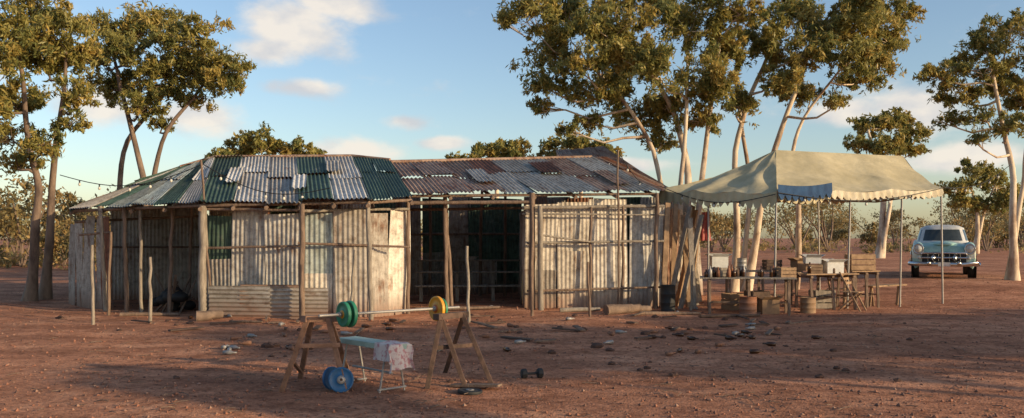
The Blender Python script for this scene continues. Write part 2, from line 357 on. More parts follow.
tree('gum_tree',[T(58,[(880,246),(886,200),(878,165),(868,130)],0.26,0.08),T(58,[(880,246),(893,190),(900,150)],0.18,0.06)],
     CL(58,[(868,124,18,8),(890,118,18,7),(910,132,14,8),(862,140,14,6),(890,146,20,7),(913,150,12,5)],seed=6),11000,L=0.32,W=0.11,seed=16,brad=0.10)
tree('gum_tree',[T(75,[(975,248),(978,215),(970,185)],0.26,0.08),T(75,[(975,248),(985,210),(995,185)],0.18,0.06)],
     CL(75,[(955,186,14,8),(975,172,18,9),(998,182,16,9),(1012,196,12,8),(965,202,14,7),(990,204,16,8)],seed=7),9000,L=0.36,W=0.13,seed=17,brad=0.10)
for i,(xs,base) in enumerate([([(240,150,18,6),(262,142,22,7),(290,147,22,6),(312,154,12,4),(218,156,12,5)],265),([(465,158,14,5),(490,152,18,7),(518,149,18,7),(500,165,24,7)],495),([(555,150,18,7),(580,142,18,7),(605,152,18,7),(575,160,24,7)],578)]):
    tree('gum_tree',[T(48,[(base,266),(base+3,210),(base,165)],0.2,0.08)],CL(48,xs,seed=20+i),9000,L=0.28,W=0.1,seed=30+i,brad=0.08)
def bushland():
    rng=np.random.default_rng(5); P=[];MI=[]; b=MB()
    spots=[]
    for _ in range(30):
        d=rng.uniform(46,70); px=rng.uniform(-200,100); spots.append((px,d,rng.uniform(1.8,6.2)))
    for _ in range(50):
        d=rng.uniform(85,150); px=rng.uniform(690,1250); spots.append((px,d,rng.uniform(2.5,8.5)))
    for _ in range(26):
        d=rng.uniform(65,110); px=rng.uniform(60,720); spots.append((px,d,rng.uniform(3,6.0)))
    for px,d,h in spots:
        x=(px-512)/F*d; g=gz(x,d)
        for k in range(4):
            cx=x+rng.normal()*h*0.26; cy=d+rng.normal()*h*0.25; cz=g+h*rng.uniform(0.4,0.88)
            rr=h*rng.uniform(0.18,0.30)
            p,mi,sc=foliage_points((cx,cy,cz),(rr*1.3,rr,rr*0.7),300,rng,subr=0.38); P.append(p);MI.append(mi)
            b.tube([(x,d,g-0.1),(x*0.6+cx*0.4,d,g+h*0.3),(cx,cy,cz)],[h*0.02,h*0.006],5,0)
    for _ in range(180):
        px=rng.uniform(-250,1250); d=rng.uniform(46,64) if px<120 else rng.uniform(75,130)
        x=(px-512)/F*d; h=rng.uniform(0.4,1.6)
        p,mi,sc=foliage_points((x,d,gz(x,d)+h*0.4),(h*1.4,h,h*0.5),150,rng,subr=0.45); P.append(p);MI.append(mi)
    P=np.concatenate(P); V=leaf_block(P,0.32,0.13,rng)
    e=empty('background_bushland'); mesh_obj('bush_foliage',V,np.concatenate(MI),LB,e); b.build('bush_stems',[M_barkd],e)
bushland()
# ---- sun direction
az=math.radians(119); el=math.radians(12.5)
sd=Vector((math.sin(az)*math.cos(el),math.cos(az)*math.cos(el),math.sin(el)))
# unseen gums added right of / behind the camera; crowns shaped to shade the yard
def shade_tree(gx,gy,t,top,w,seed,low=.66,n=6500,nc=13):
    x=gx+sd.x*t; y=gy+sd.y*t; h=top
    rg=random.Random(seed); g=gz(x,y)
    cl=[((x+rg.uniform(-w,w)*.7,y+rg.uniform(-w,w),g+h*rg.uniform(low,0.90)),(w*0.42,w*0.42,h*0.07)) for _ in range(nc)]
    tree('gum_tree',[([(x,y,g),(x+.2,y,g+h*.3),(x-.1,y+.2,g+h*.55),(x+.2,y,g+h*.85)],0.13,0.05)],cl,n,L=0.30,W=0.11,seed=seed)
for i,(gx,gy,t,top,w,low) in enumerate([(-8.5,17.0,29,6.4,1.8,.66),(-4.5,17.2,29,6.3,1.8,.68),(-.5,17.8,29,6.3,1.9,.68),(3,18.8,28,6.1,2.0,.66),(6.5,19.2,28,6.1,2.1,.62),(10.5,20.4,27,6.0,2.1,.64),(-5.5,11.2,28,6.2,.7,.82)]):
    shade_tree(gx,gy,t,top,w,60+i,low)

# ---------------------------------------------------------------- shed
shed=empty('corrugated_iron_shed')
roof=MB(); RM=[M_silver,M_white,M_teal,M_rust,M_drust,M_blue]
def facet(e0,e1,r0,r1,wts,rows=2,sw=0.8,lift=0.05,amp=0.018,jag=0.14,change=.5):
    e0,e1,r0,r1=[Vector(v) for v in(e0,e1,r0,r1)]
    n=max(1,round((e1-e0).length/sw)); SL=(r0-e0).length
    for i in range(n):
        ua=i/n-0.006; ub=(i+1)/n+0.010
        mi=random.choices(range(6),wts)[0]
        ext=random.uniform(-jag,jag*.8); cut=random.uniform(.42,.62)
        lims=[0,cut,1.0] if rows==2 else [0,1.0]
        for k in range(len(lims)-1):
            va=lims[k]-(0.02 if k else ext/SL); vb=lims[k+1]+(random.uniform(-.01,.03) if k else 0)
            if k and random.random()<change: mi=random.choices(range(6),wts)[0]
            sk=random.uniform(-.004,.004)
            A=e0.lerp(e1,ua+sk).lerp(r0.lerp(r1,ua),va);B=e0.lerp(e1,ub+sk).lerp(r0.lerp(r1,ub),va)
            C=e0.lerp(e1,ub).lerp(r0.lerp(r1,ub),vb);D=e0.lerp(e1,ua).lerp(r0.lerp(r1,ua),vb)
            j=Vector((0,0,random.uniform(0,lift)))
            roof.corr(A+j,B+j+Vector((0,0,random.uniform(-.03,.03))),C+Vector((0,0,random.uniform(-.01,.03))),D,mi,amp=amp,off=0.012*k+0.006*(i%2),curl=random.uniform(-0.05,0.05),dent=.015,nv=4)
P0=at(70,209,21.2);P1=at(200,204,18.7);P2=at(368,200.5,18.3);P3=at(412,198,19.3)
Q0=at(180,168,25.2);Q1=at(215,158,25.6);Q2=at(352,157,25.6);Q3=at(390,161,25.0)
P4=at(408,194,20.8);P5=at(657,192,21.6);Q4=at(384,163,24.9);Q5=at(592,158,25.6)
random.seed(21)
facet(P0,P1,Q0,Q1,[3,3,6,0.2,.3,.6],change=.3)
facet(P1,P2,Q1,Q2,[4,4.5,5,.8,0.1,.5],change=.35)
facet(P2,P3,Q2,Q3,[.3,0,8,0,0,0],sw=0.7)
facet(P4,P5,Q4,Q5,[1.8,0.2,0,6,1.8,0],rows=2)
B0=at(100,200,28.5);B1=Vector((Q1.x,31,2.5));B2=Vector((Q2.x,31,2.5))
facet(B0,P0,Q0+Vector((-.1,.1,-.02)),Q0+Vector((-.05,0,0)),[2,1,3,1,3,0])
facet(B1,B0,Q1,Q0,[2,1,3,1,3,0]); facet(B2,B1,Q2,Q1,[3,1,2,2,2,0])
facet(at(560,168,26.3),at(668,189,24.8),at(556,151,29),at(604,148,29),[0.5,0,0,3,6,0],rows=2)
facet(at(657,192,21.7),at(672,190,24.7),at(592,158,25.65),at(606,158,26.3),[1,0,0,3,4,0])
for (pa,pb,u0,v0,w_,h_,mi) in[((P1,P2),(Q1,Q2),.12,.3,.10,.35,1),((P1,P2),(Q1,Q2),.55,.15,.09,.3,1),((P1,P2),(Q1,Q2),.78,.5,.1,.3,0),((P4,P5),(Q4,Q5),.3,.2,.08,.4,0),((P4,P5),(Q4,Q5),.62,.45,.1,.35,4),((P4,P5),(Q4,Q5),.85,.1,.07,.4,3)]:
    f_=lambda u,v:pa[0].lerp(pa[1],u).lerp(pb[0].lerp(pb[1],u+.01),v)+Vector((0,0,.10))
    roof.corr(f_(u0,v0),f_(u0+w_,v0+.02),f_(u0+w_+.01,v0+h_),f_(u0+.01,v0+h_-.02),mi,curl=.03)
roof.build('roof_sheets',RM,shed)
fr=MB()
for a,b_ in[(Q0,Q1),(Q1,Q2),(Q2,Q3),(Q4,Q5)]:
    fr.tube([a+Vector((0,0,0.03)),b_+Vector((0,0,0.03))],0.05,8,1)
def rafters(e0,e1,r0,r1,n):
    dz=Vector((0,0,-0.11))
    for i in range(n+1):
        t=i/n; fr.post(e0.lerp(e1,t)+dz,r0.lerp(r1,t)+dz,0.045,0)
    for k in(0.03,0.35,0.68,0.97):
        fr.post(e0.lerp(r0,k)+dz*0.7,e1.lerp(r1,k)+dz*0.7,0.04,0,seg=8,wob=0.012)
rafters(P0,P1,Q0,Q1,4);rafters(P1,P2,Q1,Q2,5);rafters(P2,P3,Q2,Q3,1);rafters(P4,P5,Q4,Q5,6)
def vpost(px,d,ytop,r=0.055,m=0,lean=0,mb=fr,r2=None):
    b=gp(px,d,-0.1); t=at(px+lean,ytop,d); mb.post(b,t,r,m,r2=r2)
for px,d,yt,r,m,l in[(127,20.2,206,.05,0,-3),(106,20.6,206,.05,2,-6),(170,20,206,.045,0,2),(203,18.9,206,.10,2,0),(212,18.9,160,.028,0,-11),(302,18.35,204,.065,0,0),(371,18.4,203,.055,2,-3),(447,21.2,194,.06,0,-2),
   (452,21.4,194,.05,0,-7),(532,21.0,193,.08,0,0),(541,20.9,206,.07,2,-1),(408,19.9,198,.05,0,0),(618,21.4,150,.03,0,0),(656,21.6,193,.055,0,1),(505,26,180,.05,0,0),(430,26.2,178,.05,0,0),(480,26.1,178,.05,0,2),(240,25,165,.06,0,0),(340,25,162,.06,0,0),(188,21.3,205,.04,0,4),(142,20.1,208,.04,2,-2)]:
    vpost(px,d,yt,r,m,l)
fr.build('frame_poles',[M_post,M_rust,M_postg],shed)
wl=MB(); WM=[M_wallA,M_wallB,M_silver,M_teal,M_drust,M_blue,M_rust]
def wall(pa,pb,z0,z1,wts,sw=0.78,jh=0.10,lap=0.012,gap=0.0,crack=.25):
    pa=Vector((*pa,0));pb=Vector((*pb,0)); L=(pb-pa).length;n=max(1,round(L/sw))
    for i in range(n):
        if random.random()<gap: continue
        g0=0.016 if random.random()<crack else -0.012
        a=pa.lerp(pb,i/n+g0);b=pa.lerp(pb,(i+1)/n+.008); mi=random.choices(range(7),wts)[0]
        ga=min(gz(a.x,a.y),gz(b.x,b.y))-0.04
        zz0=ga+z0+random.uniform(0,0.05); zz1=z1+random.uniform(-jh,jh*.6); t=random.uniform(-0.04,0.04); ln=random.uniform(-.04,.04)
        if random.random()<.25:
            zm=zz1*random.uniform(.35,.6)
            wl.corr((a.x,a.y,zz0),(b.x,b.y,zz0),(b.x,b.y,zm),(a.x,a.y,zm+t),mi,off=lap*(i%2)+.02,curl=random.uniform(-.05,.05),dent=.025,amp=.013)
            mi=random.choices(range(7),wts)[0]; zz0=zm-.1
        wl.corr((a.x,a.y,zz0),(b.x,b.y,zz0+t*0.5),(b.x+ln,b.y,zz1+t),(a.x+ln,a.y,zz1),mi,off=lap*(i%2),curl=random.uniform(-.06,.06),dent=.028,nv=6,amp=.012)
def XY(px,d): return ((px-512)/F*d,d)
wA=[2,5,2.5,0,0.1,.7,0.3]  # mostly grey sheets: tree shade on the left walls put into their colour
wall(XY(70,23.2),XY(82,22),0,2.15,[1,4,1,0,1,0,1]); wall(XY(82,22),XY(112,20.8),0,2.2,[1,5,1,0,1,0,1],sw=.4)
wall(XY(112,24.5),XY(206,24.5),0,2.6,[3,2,2,1,.1,0,1])
wall(XY(204,19.3),XY(232,19.15),0,2.28,[0,1,0,3,0,0,1],crack=.6);wall(XY(232,19.15),XY(300,18.85),0,2.3,wA)
wall(XY(300,18.85),XY(368,19.0),0,2.3,wA);wall(XY(368,19.0),XY(409,20.1),0,2.32,[5,4,1,0,0,0,0])
wall(XY(206,19.4),XY(212,24.5),0,2.3,wA)
wall(XY(395,26.8),XY(545,27.2),0,2.95,[3,2,3,3,.2,4,.5],jh=.05); wall(XY(525,21.4),XY(590,21.7),0,2.6,[6,1.5,2.5,0,0,0,.1]); wall(XY(590,21.7),XY(664,22.0),0,2.62,[6,1.5,2.5,0,0,0,.1])
wall(XY(664,22.0),XY(700,26.5),0,2.45,[5,2,1,0,0,0,2],gap=0.1); wall(XY(523,21.5),XY(520,27),0,2.4,wA)
wall(XY(212,24.6),XY(395,26.8),0,2.8,[1,2,1,2,2,0,1]); wall(XY(545,27.2),XY(690,27),0,2.95,[1,2,1,1,2,0,1],jh=.05)
def hpatch(pxa,da,pxb,db,z0,z1,m):
    a=Vector((*XY(pxa,da),z0));b=Vector((*XY(pxb,db),z0))
    wl.corr(a,a+Vector((0,0,z1-z0)),b+Vector((0,0,z1-z0)),b,m,off=0.0,nv=4,pitch=0.09,dent=.01)
hpatch(328,18.5,268,18.62,-0.03,0.66,1); hpatch(270,18.60,209,18.85,-0.03,0.69,2); hpatch(302,18.58,240,18.75,0.3,0.72,6)
wl.build('wall_sheets',WM,shed)
rl=MB()
def rail(pxa,da,ya,pxb,db,yb,r=0.04,m=0): rl.post(at(pxa,ya,da),at(pxb,yb,db),r,m,seg=8,wob=0.022)
rail(204,18.95,209,300,18.6,210,.035,0);rail(300,18.55,211,409,19.8,209,.035,1);rail(204,19.0,248,300,18.65,246,.03,0);rail(298,18.55,243,410,19.2,247,.03,0)
rail(522,21.2,208,664,21.8,206,.045,1);rail(522,21.15,214,664,21.75,215,.025,1)
rail(527,21.15,243,664,21.75,241,.035,1);rail(527,21.15,291,664,21.75,287,.03,0);rail(540,21.0,235,600,21.4,243,.025,1)
rail(75,21.9,222,205,22,216,.035,0);rail(80,20.7,235,112,20.6,232,.03,0);rail(112,24.2,247,206,24.2,247,.03,0)
rail(405,26.5,234,530,26.7,234,.04,0);rail(408,21,203,530,21,202,.05,0);rail(408,23,210,530,23,208,.04,0)
for i,(pa,ya,pb,yb,d) in enumerate([(668,300,690,207,21.6),(676,303,696,210,22.3),(683,300,693,206,23),(690,300,683,215,21.8),(697,298,686,225,22.6),(663,303,668,203,21.5),(700,296,690,232,23.4),(672,300,676,204,21.9),(680,300,702,215,21.4),(688,300,698,228,21.9),(694,298,690,218,21.2)]):
    rl.beam(gp(pa,d,-0.05),at(pb,yb,d+0.5),0.12,0.05,2 if i%2 else 1)
for pxv,d,yt in[(590,21.45,207),(655,21.7,206),(622,21.6,206)]: rl.post(gp(pxv,d,-0.1),at(pxv+1,yt,d),0.04,0)
rl.build('rails_and_slabs',[M_post,M_postg,M_plank],shed)
sb=MB()
for k,(d,z) in enumerate([(23.6,0.42),(24.6,0.75),(25.6,1.05)]):
    a=at(415,0,d);b=at(535,0,d+0.2); sb.beam((a.x,d,z),(b.x,d+.2,z),0.28,0.045,0)
    for t in(0.05,0.35,0.65,0.95):
        p=Vector((a.x,d,z)).lerp(Vector((b.x,d+.2,z)),t); sb.beam((p.x,p.y,0),(p.x,p.y,z-0.025),0.09,0.09,0)
sb.build('tiered_plank_seat',[M_postg],None,bevel=0.006)
for px,d,yt,lean,r,m in[(93,17.6,245,-1,.035,M_postg),(150,17.4,257,0,.035,M_postg),(349,17.6,250,6,.035,M_postg),(469,17.9,246,-2,.035,M_postg),(532,19.3,205,0,.035,M_post),(590,18.9,262,-2,.03,M_post),(691,20.8,265,2,.035,M_postg),(108,19.5,232,3,.035,M_post)]:
    b=MB(); b.post(gp(px,d,-0.15),at(px+lean,yt,d),r,0,r2=r*0.85,wob=.014); b.build('wooden_post',[m])

# ---------------------------------------------------------------- canopy tent
tent=empty('canopy_tent')
A=at(660,190,23.0);Bc=at(777,192,20.2);C=at(942,188,22.8);D=A+C-Bc; R1=at(776,150,23.6);R2=at(903,156,24.9)
D.z=2.9
tb=MB()
def cloth(p00,p10,p11,p01,m,nu=16,nv=10,sag=0.14,seed=0):
    p00,p10,p11,p01=[Vector(x) for x in(p00,p10,p11,p01)]
    vs=[]
    for j in range(nv+1):
        v=j/nv
        for i in range(nu+1):
            u=i/nu; p=p00.lerp(p10,u).lerp(p01.lerp(p11,u),v)
            s=-sag*math.sin(math.pi*v)*(0.6+0.4*abs(math.cos(u*math.pi*2)))+0.025*math.sin(u*23+v*5+seed)*(1-v)+0.03*math.sin(v*11+u*13+seed)*math.sin(v*3.1)
            e=-0.07*abs(math.sin(u*math.pi*3))*(1-v)
            vs.append(p+Vector((0,0,s+e)))
    w=nu+1; tb.add(vs,[(j*w+i,j*w+i+1,(j+1)*w+i+1,(j+1)*w+i) for j in range(nv) for i in range(nu)],m,smooth=True)
cloth(A,Bc,R1,R1,0,nu=30,nv=16,seed=1); cloth(Bc,C,R2,R1,0,nu=40,nv=16,seed=2); cloth(C,D,R2,R2,0,seed=3); cloth(D,A,R1,R2,0,nu=30,seed=4)
def valance(p,q,m,h=0.2,sc=0.2,n0=0,n1=1,wb=.03):
    p=Vector(p);q=Vector(q);L=(q-p).length;n=int(L/sc)*6; nrm=(q-p).cross(Vector((0,0,1))).normalized(); vs=[]
    for i in range(n+1):
        t=i/n; T_=n0+(n1-n0)*t; b=p.lerp(q,t); ss=abs(math.sin(i/6*math.pi)); wob=wb*math.sin(i*0.9)
        e=-0.07*abs(math.sin(T_*math.pi*3))+.01
        vs.append(b+Vector((0,0,e))+nrm*0.01); vs.append(b+nrm*(0.03+wob)+Vector((0,0,e-h*(0.62+0.38*ss))))
    tb.add(vs,[(2*i,2*i+2,2*i+3,2*i+1) for i in range(n)],m,smooth=True)
k=0.30
valance(Bc+Vector((0,-.04,.16)),Bc.lerp(C,k)+Vector((0,-.06,.20)),1,h=0.36,n0=0,n1=k,wb=.012); valance(Bc.lerp(C,k),C,2,h=0.22,n0=k,n1=1); valance(Bc,Bc.lerp(C,k),0,h=0.24,n0=0,n1=k); valance(A,Bc,0,h=0.34); valance(C,D,2,h=0.2); valance(D,A,0,h=.2)
tb.build('canvas_roof',[M_canvas,M_canvasblue,M_canvascream],tent)
tp=MB()
for P_ in (Bc,C,D,A,Bc.lerp(C,0.42),A.lerp(Bc,0.45),Bc.lerp(C,0.74)):
    g=Vector((P_.x+random.uniform(-.08,.08),P_.y+0.1,gz(P_.x,P_.y)-0.05)); tp.tube([g,(P_+Vector((0,.05,-0.08)))],0.024,8,0)
for a_,b_ in[(A,Bc),(Bc,C),(C,D),(D,A),(R1,R2),(A,R1),(Bc,R1),(C,R2),(D,R2)]: tp.tube([a_+Vector((0,.03,-.12)),a_.lerp(b_,.5)+Vector((0,.03,-.26 if (a_,b_)!=(R1,R2) else -.12)),b_+Vector((0,.03,-.12))],0.02,6,0)
tp.build('frame_pipes',[M_steel],tent)

# ---------------------------------------------------------------- tables & junk
def table(p,q,w,z,seed,mname=M_postg,lname='trestle_table'):
    random.seed(seed); b=MB(); p=Vector((*p,0));q=Vector((*q,0)); d=(q-p).normalized(); n=Vector((-d.y,d.x,0)); k=4
    gz0=gz(p.x,p.y)
    for i in range(k):
        o=n*((i+0.5)/k-0.5)*w
        b.beam(p+o+Vector((0,0,gz0+z+random.uniform(-.004,.004)))-d*random.uniform(0,.06),q+o+Vector((0,0,gz0+z)),w/k-0.01,0.03,0)
    for t in(0.08,0.5,0.92):
        c=p.lerp(q,t)
        for s_ in(-1,1):
            b.beam(c+n*s_*w*0.36+Vector((0,0,gz0+z-0.02)),c+n*s_*w*0.48+Vector((0,0,gz0-0.03)),0.06,0.045,1)
        b.beam(c-n*w*0.45+Vector((0,0,gz0+z-0.06)),c+n*w*0.45+Vector((0,0,gz0+z-0.06)),0.07,0.05,1)
        b.beam(c-n*w*0.43+Vector((0,0,gz0+z*0.35)),c+n*w*0.43+Vector((0,0,gz0+z*0.35)),0.05,0.03,1)
    b.beam(p.lerp(q,.08)+Vector((0,0,gz0+z*.3)),q.lerp(p,.08)+Vector((0,0,gz0+z*.3)),0.06,0.035,1)
    return b.build(lname,[mname,M_post],None,bevel=0.004)
table(XY(702,20.3),XY(795,19.9),0.75,0.80,1); table(XY(800,21.0),XY(850,21.4),0.7,0.82,2,M_plank); table(XY(722,22.4),XY(800,22.2),0.7,0.86,3)
def crate(px,d,z,w,h,dp,m=M_plank,rz=0.1,name='wooden_crate'):
    b=MB(); c=at(px,0,d); g=gz(c.x,c.y)+z; n=3
    R=Matrix.Rotation(rz,3,'Z'); C0=Vector((c.x,c.y,g))
    b.box(C0+Vector((0,0,0.012)),(w-.03,dp-.03,0.02),rz)
    for i in range(n):
        zz=(i+0.5)*h/n
        for s_ in(-1,1):
            b.box(C0+R@Vector((0,s_*dp/2,zz)),(w,0.016,h/n*0.82),rz); b.box(C0+R@Vector((s_*(w/2-.006),0,zz)),(0.016,dp-.02,h/n*0.82),rz)
    for sx in(-1,1):
        for sy in(-1,1): b.box(C0+R@Vector((sx*(w/2-.03),sy*(dp/2-.022),h/2)),(0.035,0.026,h),rz)
    return b.build(name,[m])
crate(786,20.1,0.815,0.36,0.24,0.3); crate(772,22.2,0.88,0.4,0.26,0.3,M_darkwood); crate(815,21.1,0.84,0.32,0.22,0.3,M_plank,-.2); crate(757,20.3,0.0,0.45,0.5,0.4,M_darkwood,.2)
table(XY(848,21.7),XY(874,21.9),.5,.88,8,M_plank,'side_table'); crate(860,21.8,0.90,0.62,0.40,0.35,M_plank,.1); crate(726,20.2,.815,.4,.2,.3,M_postg,.15); crate(735,21,0,.5,.4,.4,M_card,.3); crate(822,21.4,0,.5,.45,.4,M_postg,.1)
def carton(px,d,z,w,h,dp,m,rz,name='cardboard_box'):
    b=MB(); c=at(px,0,d); g=gz(c.x,c.y)+z; C0=Vector((c.x,c.y,g)); R=Matrix.Rotation(rz,3,'Z')
    b.box(C0+Vector((0,0,h/2)),(w,dp,h),rz)
    for s_ in(-1,1):
        b.box(C0+R@Vector((0,s_*(dp/2+.05),h+.02)),(w*.96,.13,.006),rz,rx=s_*0.6); b.box(C0+R@Vector((s_*(w/2+.05),0,h+.02)),(.13,dp*.96,.006),rz,ry=-s_*0.5)
    return b.build(name,[m],None,bevel=0.004)
carton(832,21.3,0.84,.42,.3,.35,M_whitep,.15,'styrofoam_box'); carton(812,21.2,1.08,.36,.16,.3,M_whitep,-.1,'styrofoam_box'); carton(800,22.0,0.88,.35,.26,.3,M_card,.3); carton(768,20,0.0,.4,.34,.35,M_card,.1)
carton(718,22.4,0.88,.42,.36,.34,M_whitep,.1,'styrofoam_box')
def jar(px,d,z,r,h,m,name):
    b=MB(); c=at(px,0,d); g=gz(c.x,c.y)+z
    b.lathe((c.x,c.y,g),(0,0,1),[(0,0),(0,r),(h*.6,r),(h*.75,r*.45),(h,r*.4),(h,0)],12); return b.build(name,[m])
rg=random.Random(9)
for i in range(22): 
    px=rg.choice([rg.uniform(706,780),rg.uniform(706,780),rg.uniform(804,846)]); d=20.1 if px<790 else 21.2
    jar(px,d+rg.uniform(-.2,.2),0.818 if px<790 else .84,rg.uniform(.035,.05),rg.uniform(.16,.28),rg.choice([M_glassb,M_glassb,M_whitep,M_drust,M_steel,M_darkwood]),'bottle')
def drum(px,d,r,h,m,name,z=0):
    b=MB(); c=at(px,0,d); g=gz(c.x,c.y)+z-0.01
    pr=[(0,0),(0,r)]
    for t in(0.02,0.33,0.66,0.98): pr+=[(h*(t-.012),r),(h*t,r*1.035),(h*(t+.012),r)]
    pr+=[(h,r*.97),(h-.03,r*.95),(h-.03,0)]
    b.lathe((c.x,c.y,g),(0,0,1),pr,22); return b.build(name,[m])
drum(668,20.9,.17,.62,M_black,'rubbish_bin'); drum(748,19.6,.19,.42,M_drust,'steel_drum'); drum(742,22.3,.12,.3,M_steel,'cooking_pot',.88); drum(808,20.2,.17,.36,M_card,'steel_drum'); drum(716,20.5,.12,.2,M_steel,'steel_bucket',.82)
def chair(px,d,rz,m=M_plank,name='wooden_chair'):
    b=MB(); c=at(px,0,d); g=gz(c.x,c.y)-0.01; R=Matrix.Rotation(rz,3,'Z'); O=Vector((c.x,c.y,g))
    P=lambda x,y,z:O+R@Vector((x,y,z))
    for i in range(5): b.beam(P(-.2,-.18+i*.09,.45),P(.2,-.18+i*.09,.45),.075,.02)
    for s_ in(-1,1):
        b.beam(P(s_*.19,.26,0),P(s_*.19,-.2,.46),.035,.03); b.beam(P(s_*.21,-.26,0),P(s_*.21,.22,.92),.035,.03)
    for z,y in((.66,.08),(.76,.135),(.86,.19)): b.beam(P(-.21,y,z),P(.21,y,z),.06,.015,up=(0,1,0))
    b.beam(P(-.2,.2,.1),P(.2,.2,.1),.03,.02); return b.build(name,[m])
chair(852,20.9,.9); chair(838,21.9,2.5)
bb=MB(); p=gp(868,22.2);q=gp(902,22.8)
bb.beam(p+Vector((0,0,.5)),q+Vector((0,0,.5)),.3,.04)
for t in(.1,.9):
    c=p.lerp(q,t); bb.beam(c+Vector((-.1,-.12,-.02)),c+Vector((0,0,.49)),.06,.04); bb.beam(c+Vector((.1,.14,-.02)),c+Vector((0,0,.49)),.06,.04)
bb.build('timber_bench',[M_plank],None,bevel=.005)
cb=MB(); o=at(706,212,22.3); vs=[]
for j in range(9):
    for i in range(7):
        vs.append(o+Vector((i*.03-.1+.01*math.sin(j)+.02*j*(i-3)*.1,.03*math.sin(i*1.9+j*.4),-j*.09)))
cb.add(vs,[(j*7+i,j*7+i+1,(j+1)*7+i+1,(j+1)*7+i) for j in range(8) for i in range(6)],0,smooth=True); cb.build('hanging_rag',[M_red])

# ---------------------------------------------------------------- vintage car
def car(px,d,rz):
    e=empty('parked_car'); c=at(px,0,d); g=gz(c.x,c.y)
    b=MB()
    st=[(-2.42,.70,.42,.74),(-2.36,.84,.32,.90),(-2.1,.90,.28,.97),(-1.4,.92,.27,1.00),(-.8,.93,.26,1.02),(0,.93,.26,1.02),(1.0,.93,.26,1.02),(1.7,.92,.28,1.0),(2.3,.88,.32,.95),(2.5,.78,.40,.80)]
    vs=[];n=0
    for y,w,zb,zt in st:
        h=zt-zb; half=[(0,zt+.02),(.35*w,zt+.02),(.58*w,zt-.01),(.78*w,zt-.045),(.93*w,zt-.06),(w*.995,zt-.16),(w,zb+h*.45),(w*.97,zb+h*.15),(w*.9,zb)]
        ring=[(-x,z) for x,z in reversed(half)]+half[1:]
        n=len(ring); vs+=[Vector((x,y,z)) for x,z in ring]
    fs=[(i*n+j,(i+1)*n+j,(i+1)*n+j+1,i*n+j+1) for i in range(len(st)-1) for j in range(n-1)]
    b.add(vs,fs,0,smooth=True); b.add(vs[:n],[tuple(range(n))],0); b.add(vs[-n:],[tuple(reversed(range(n)))],0)
    for f in range(len(fs)):
        j=f%(n-1)
        if j in(0,1,n-2,n-3) or 4<=j<=n-6: b.m[f]=1
    b.sphere((0,-1.5,.98),1,1,20,10,(.42,.95,.10))
    for s_ in(-1,1):
        b.tube([(s_*.72,-2.38,.84),(s_*.73,-2.1,.90),(s_*.76,-1.2,.93),(s_*.80,.2,.93),(s_*.8,1.6,.95),(s_*.78,2.35,1.0),(s_*.78,2.6,.92)],[.145,.15,.12,.10,.10,.11,.05],14,1)
    def ring(y0,y1,w,z,k=20,pw=3.4):
        o=[]
        for i in range(k):
            t=2*math.pi*(i+.5)/k; cs,sn=math.cos(t),math.sin(t)
            o.append(Vector((w*math.copysign(abs(cs)**(2/pw),cs),(y0+y1)/2+(y1-y0)/2*math.copysign(abs(sn)**(2/pw),sn),z)))
        return o
    k=24; lv=[ring(-.95,1.65,.82,1.0,k),ring(-.80,1.45,.79,1.08,k),ring(-.45,1.05,.68,1.42,k),ring(-.40,1.0,.66,1.47,k),ring(-.2,.8,.5,1.54,k),ring(.1,.5,.2,1.57,k)]
    V=[p for r in lv for p in r]; F_=[];Mm=[]
    for L in range(len(lv)-1):
        for j in range(k):
            F_.append((L*k+j,L*k+(j+1)%k,(L+1)*k+(j+1)%k,(L+1)*k+j)); m=2
            if L==1:
                m=3; t=((j+1)%k)/k*360
                if any(abs((t-q+180)%360-180)<8 for q in(52,128,232,308)): m=2
            Mm.append(m)
    o0=len(b.f); b.add(V,F_,2,smooth=True); b.add(lv[-1],[tuple(range(k))],2,smooth=True)
    for i,m in enumerate(Mm): b.m[o0+i]=m
    b.tube([(0,-.93,1.06),(0,-.47,1.43)],.012,6,4)
    b.box((0,-2.40,.60),(1.24,.08,.24),0,5); b.tube([(-.64,-2.42,.70),(-.6,-2.47,.73),(0,-2.5,.74),(.6,-2.47,.73),(.64,-2.42,.70)],.03,8,4)
    b.tube([(-.66,-2.43,.60),(0,-2.5,.60),(.66,-2.43,.60)],.032,8,4)
    for x in(-.45,-.3,-.15,0,.15,.3,.45): b.tube([(x,-2.46,.5),(x,-2.46,.72)],.009,5,4)
    for s_ in(-1,1):
        b.lathe((s_*.30,-2.42,.60),(0,-1,0),[(0,.09),(.1,.085),(.17,.05),(.2,0)],14,4)
        b.lathe((s_*.72,-2.34,.85),(0,-1,0),[(0,.155),(.09,.16),(.11,.145),(.09,.118)],18,4); b.lathe((s_*.72,-2.34,.85),(0,-1,0),[(.08,.12),(.12,.09),(.14,.0)],18,6)
        b.sphere((s_*.70,-2.43,.60),.055,6,10,6)
        b.tube([(s_*.945,-2.0,.68),(s_*.96,0,.72),(s_*.95,2.2,.74)],.014,6,4)
    for y0,sg in((-2.58,1),(2.62,-1)):
        pts=[(-.97,y0+.35*sg,.43),(-.93,y0+.1*sg,.43),(-.5,y0,.42),(0,y0-.02*sg,.42),(.5,y0,.42),(.93,y0+.1*sg,.43),(.97,y0+.35*sg,.43)]
        b.tube(pts,.062,10,4)
        for s_ in(-1,1): b.lathe((s_*.42,y0,.44),(0,-sg,.15),[(0,.07),(.06,.065),(.12,.03),(.13,0)],12,4)
    b.box((0,-2.66,.42),(.34,.012,.11),0,2)
    b.tube([(0,-2.3,1.0),(0,-2.05,1.06),(0,-1.8,1.03)],[.02,.02,.005],6,4)
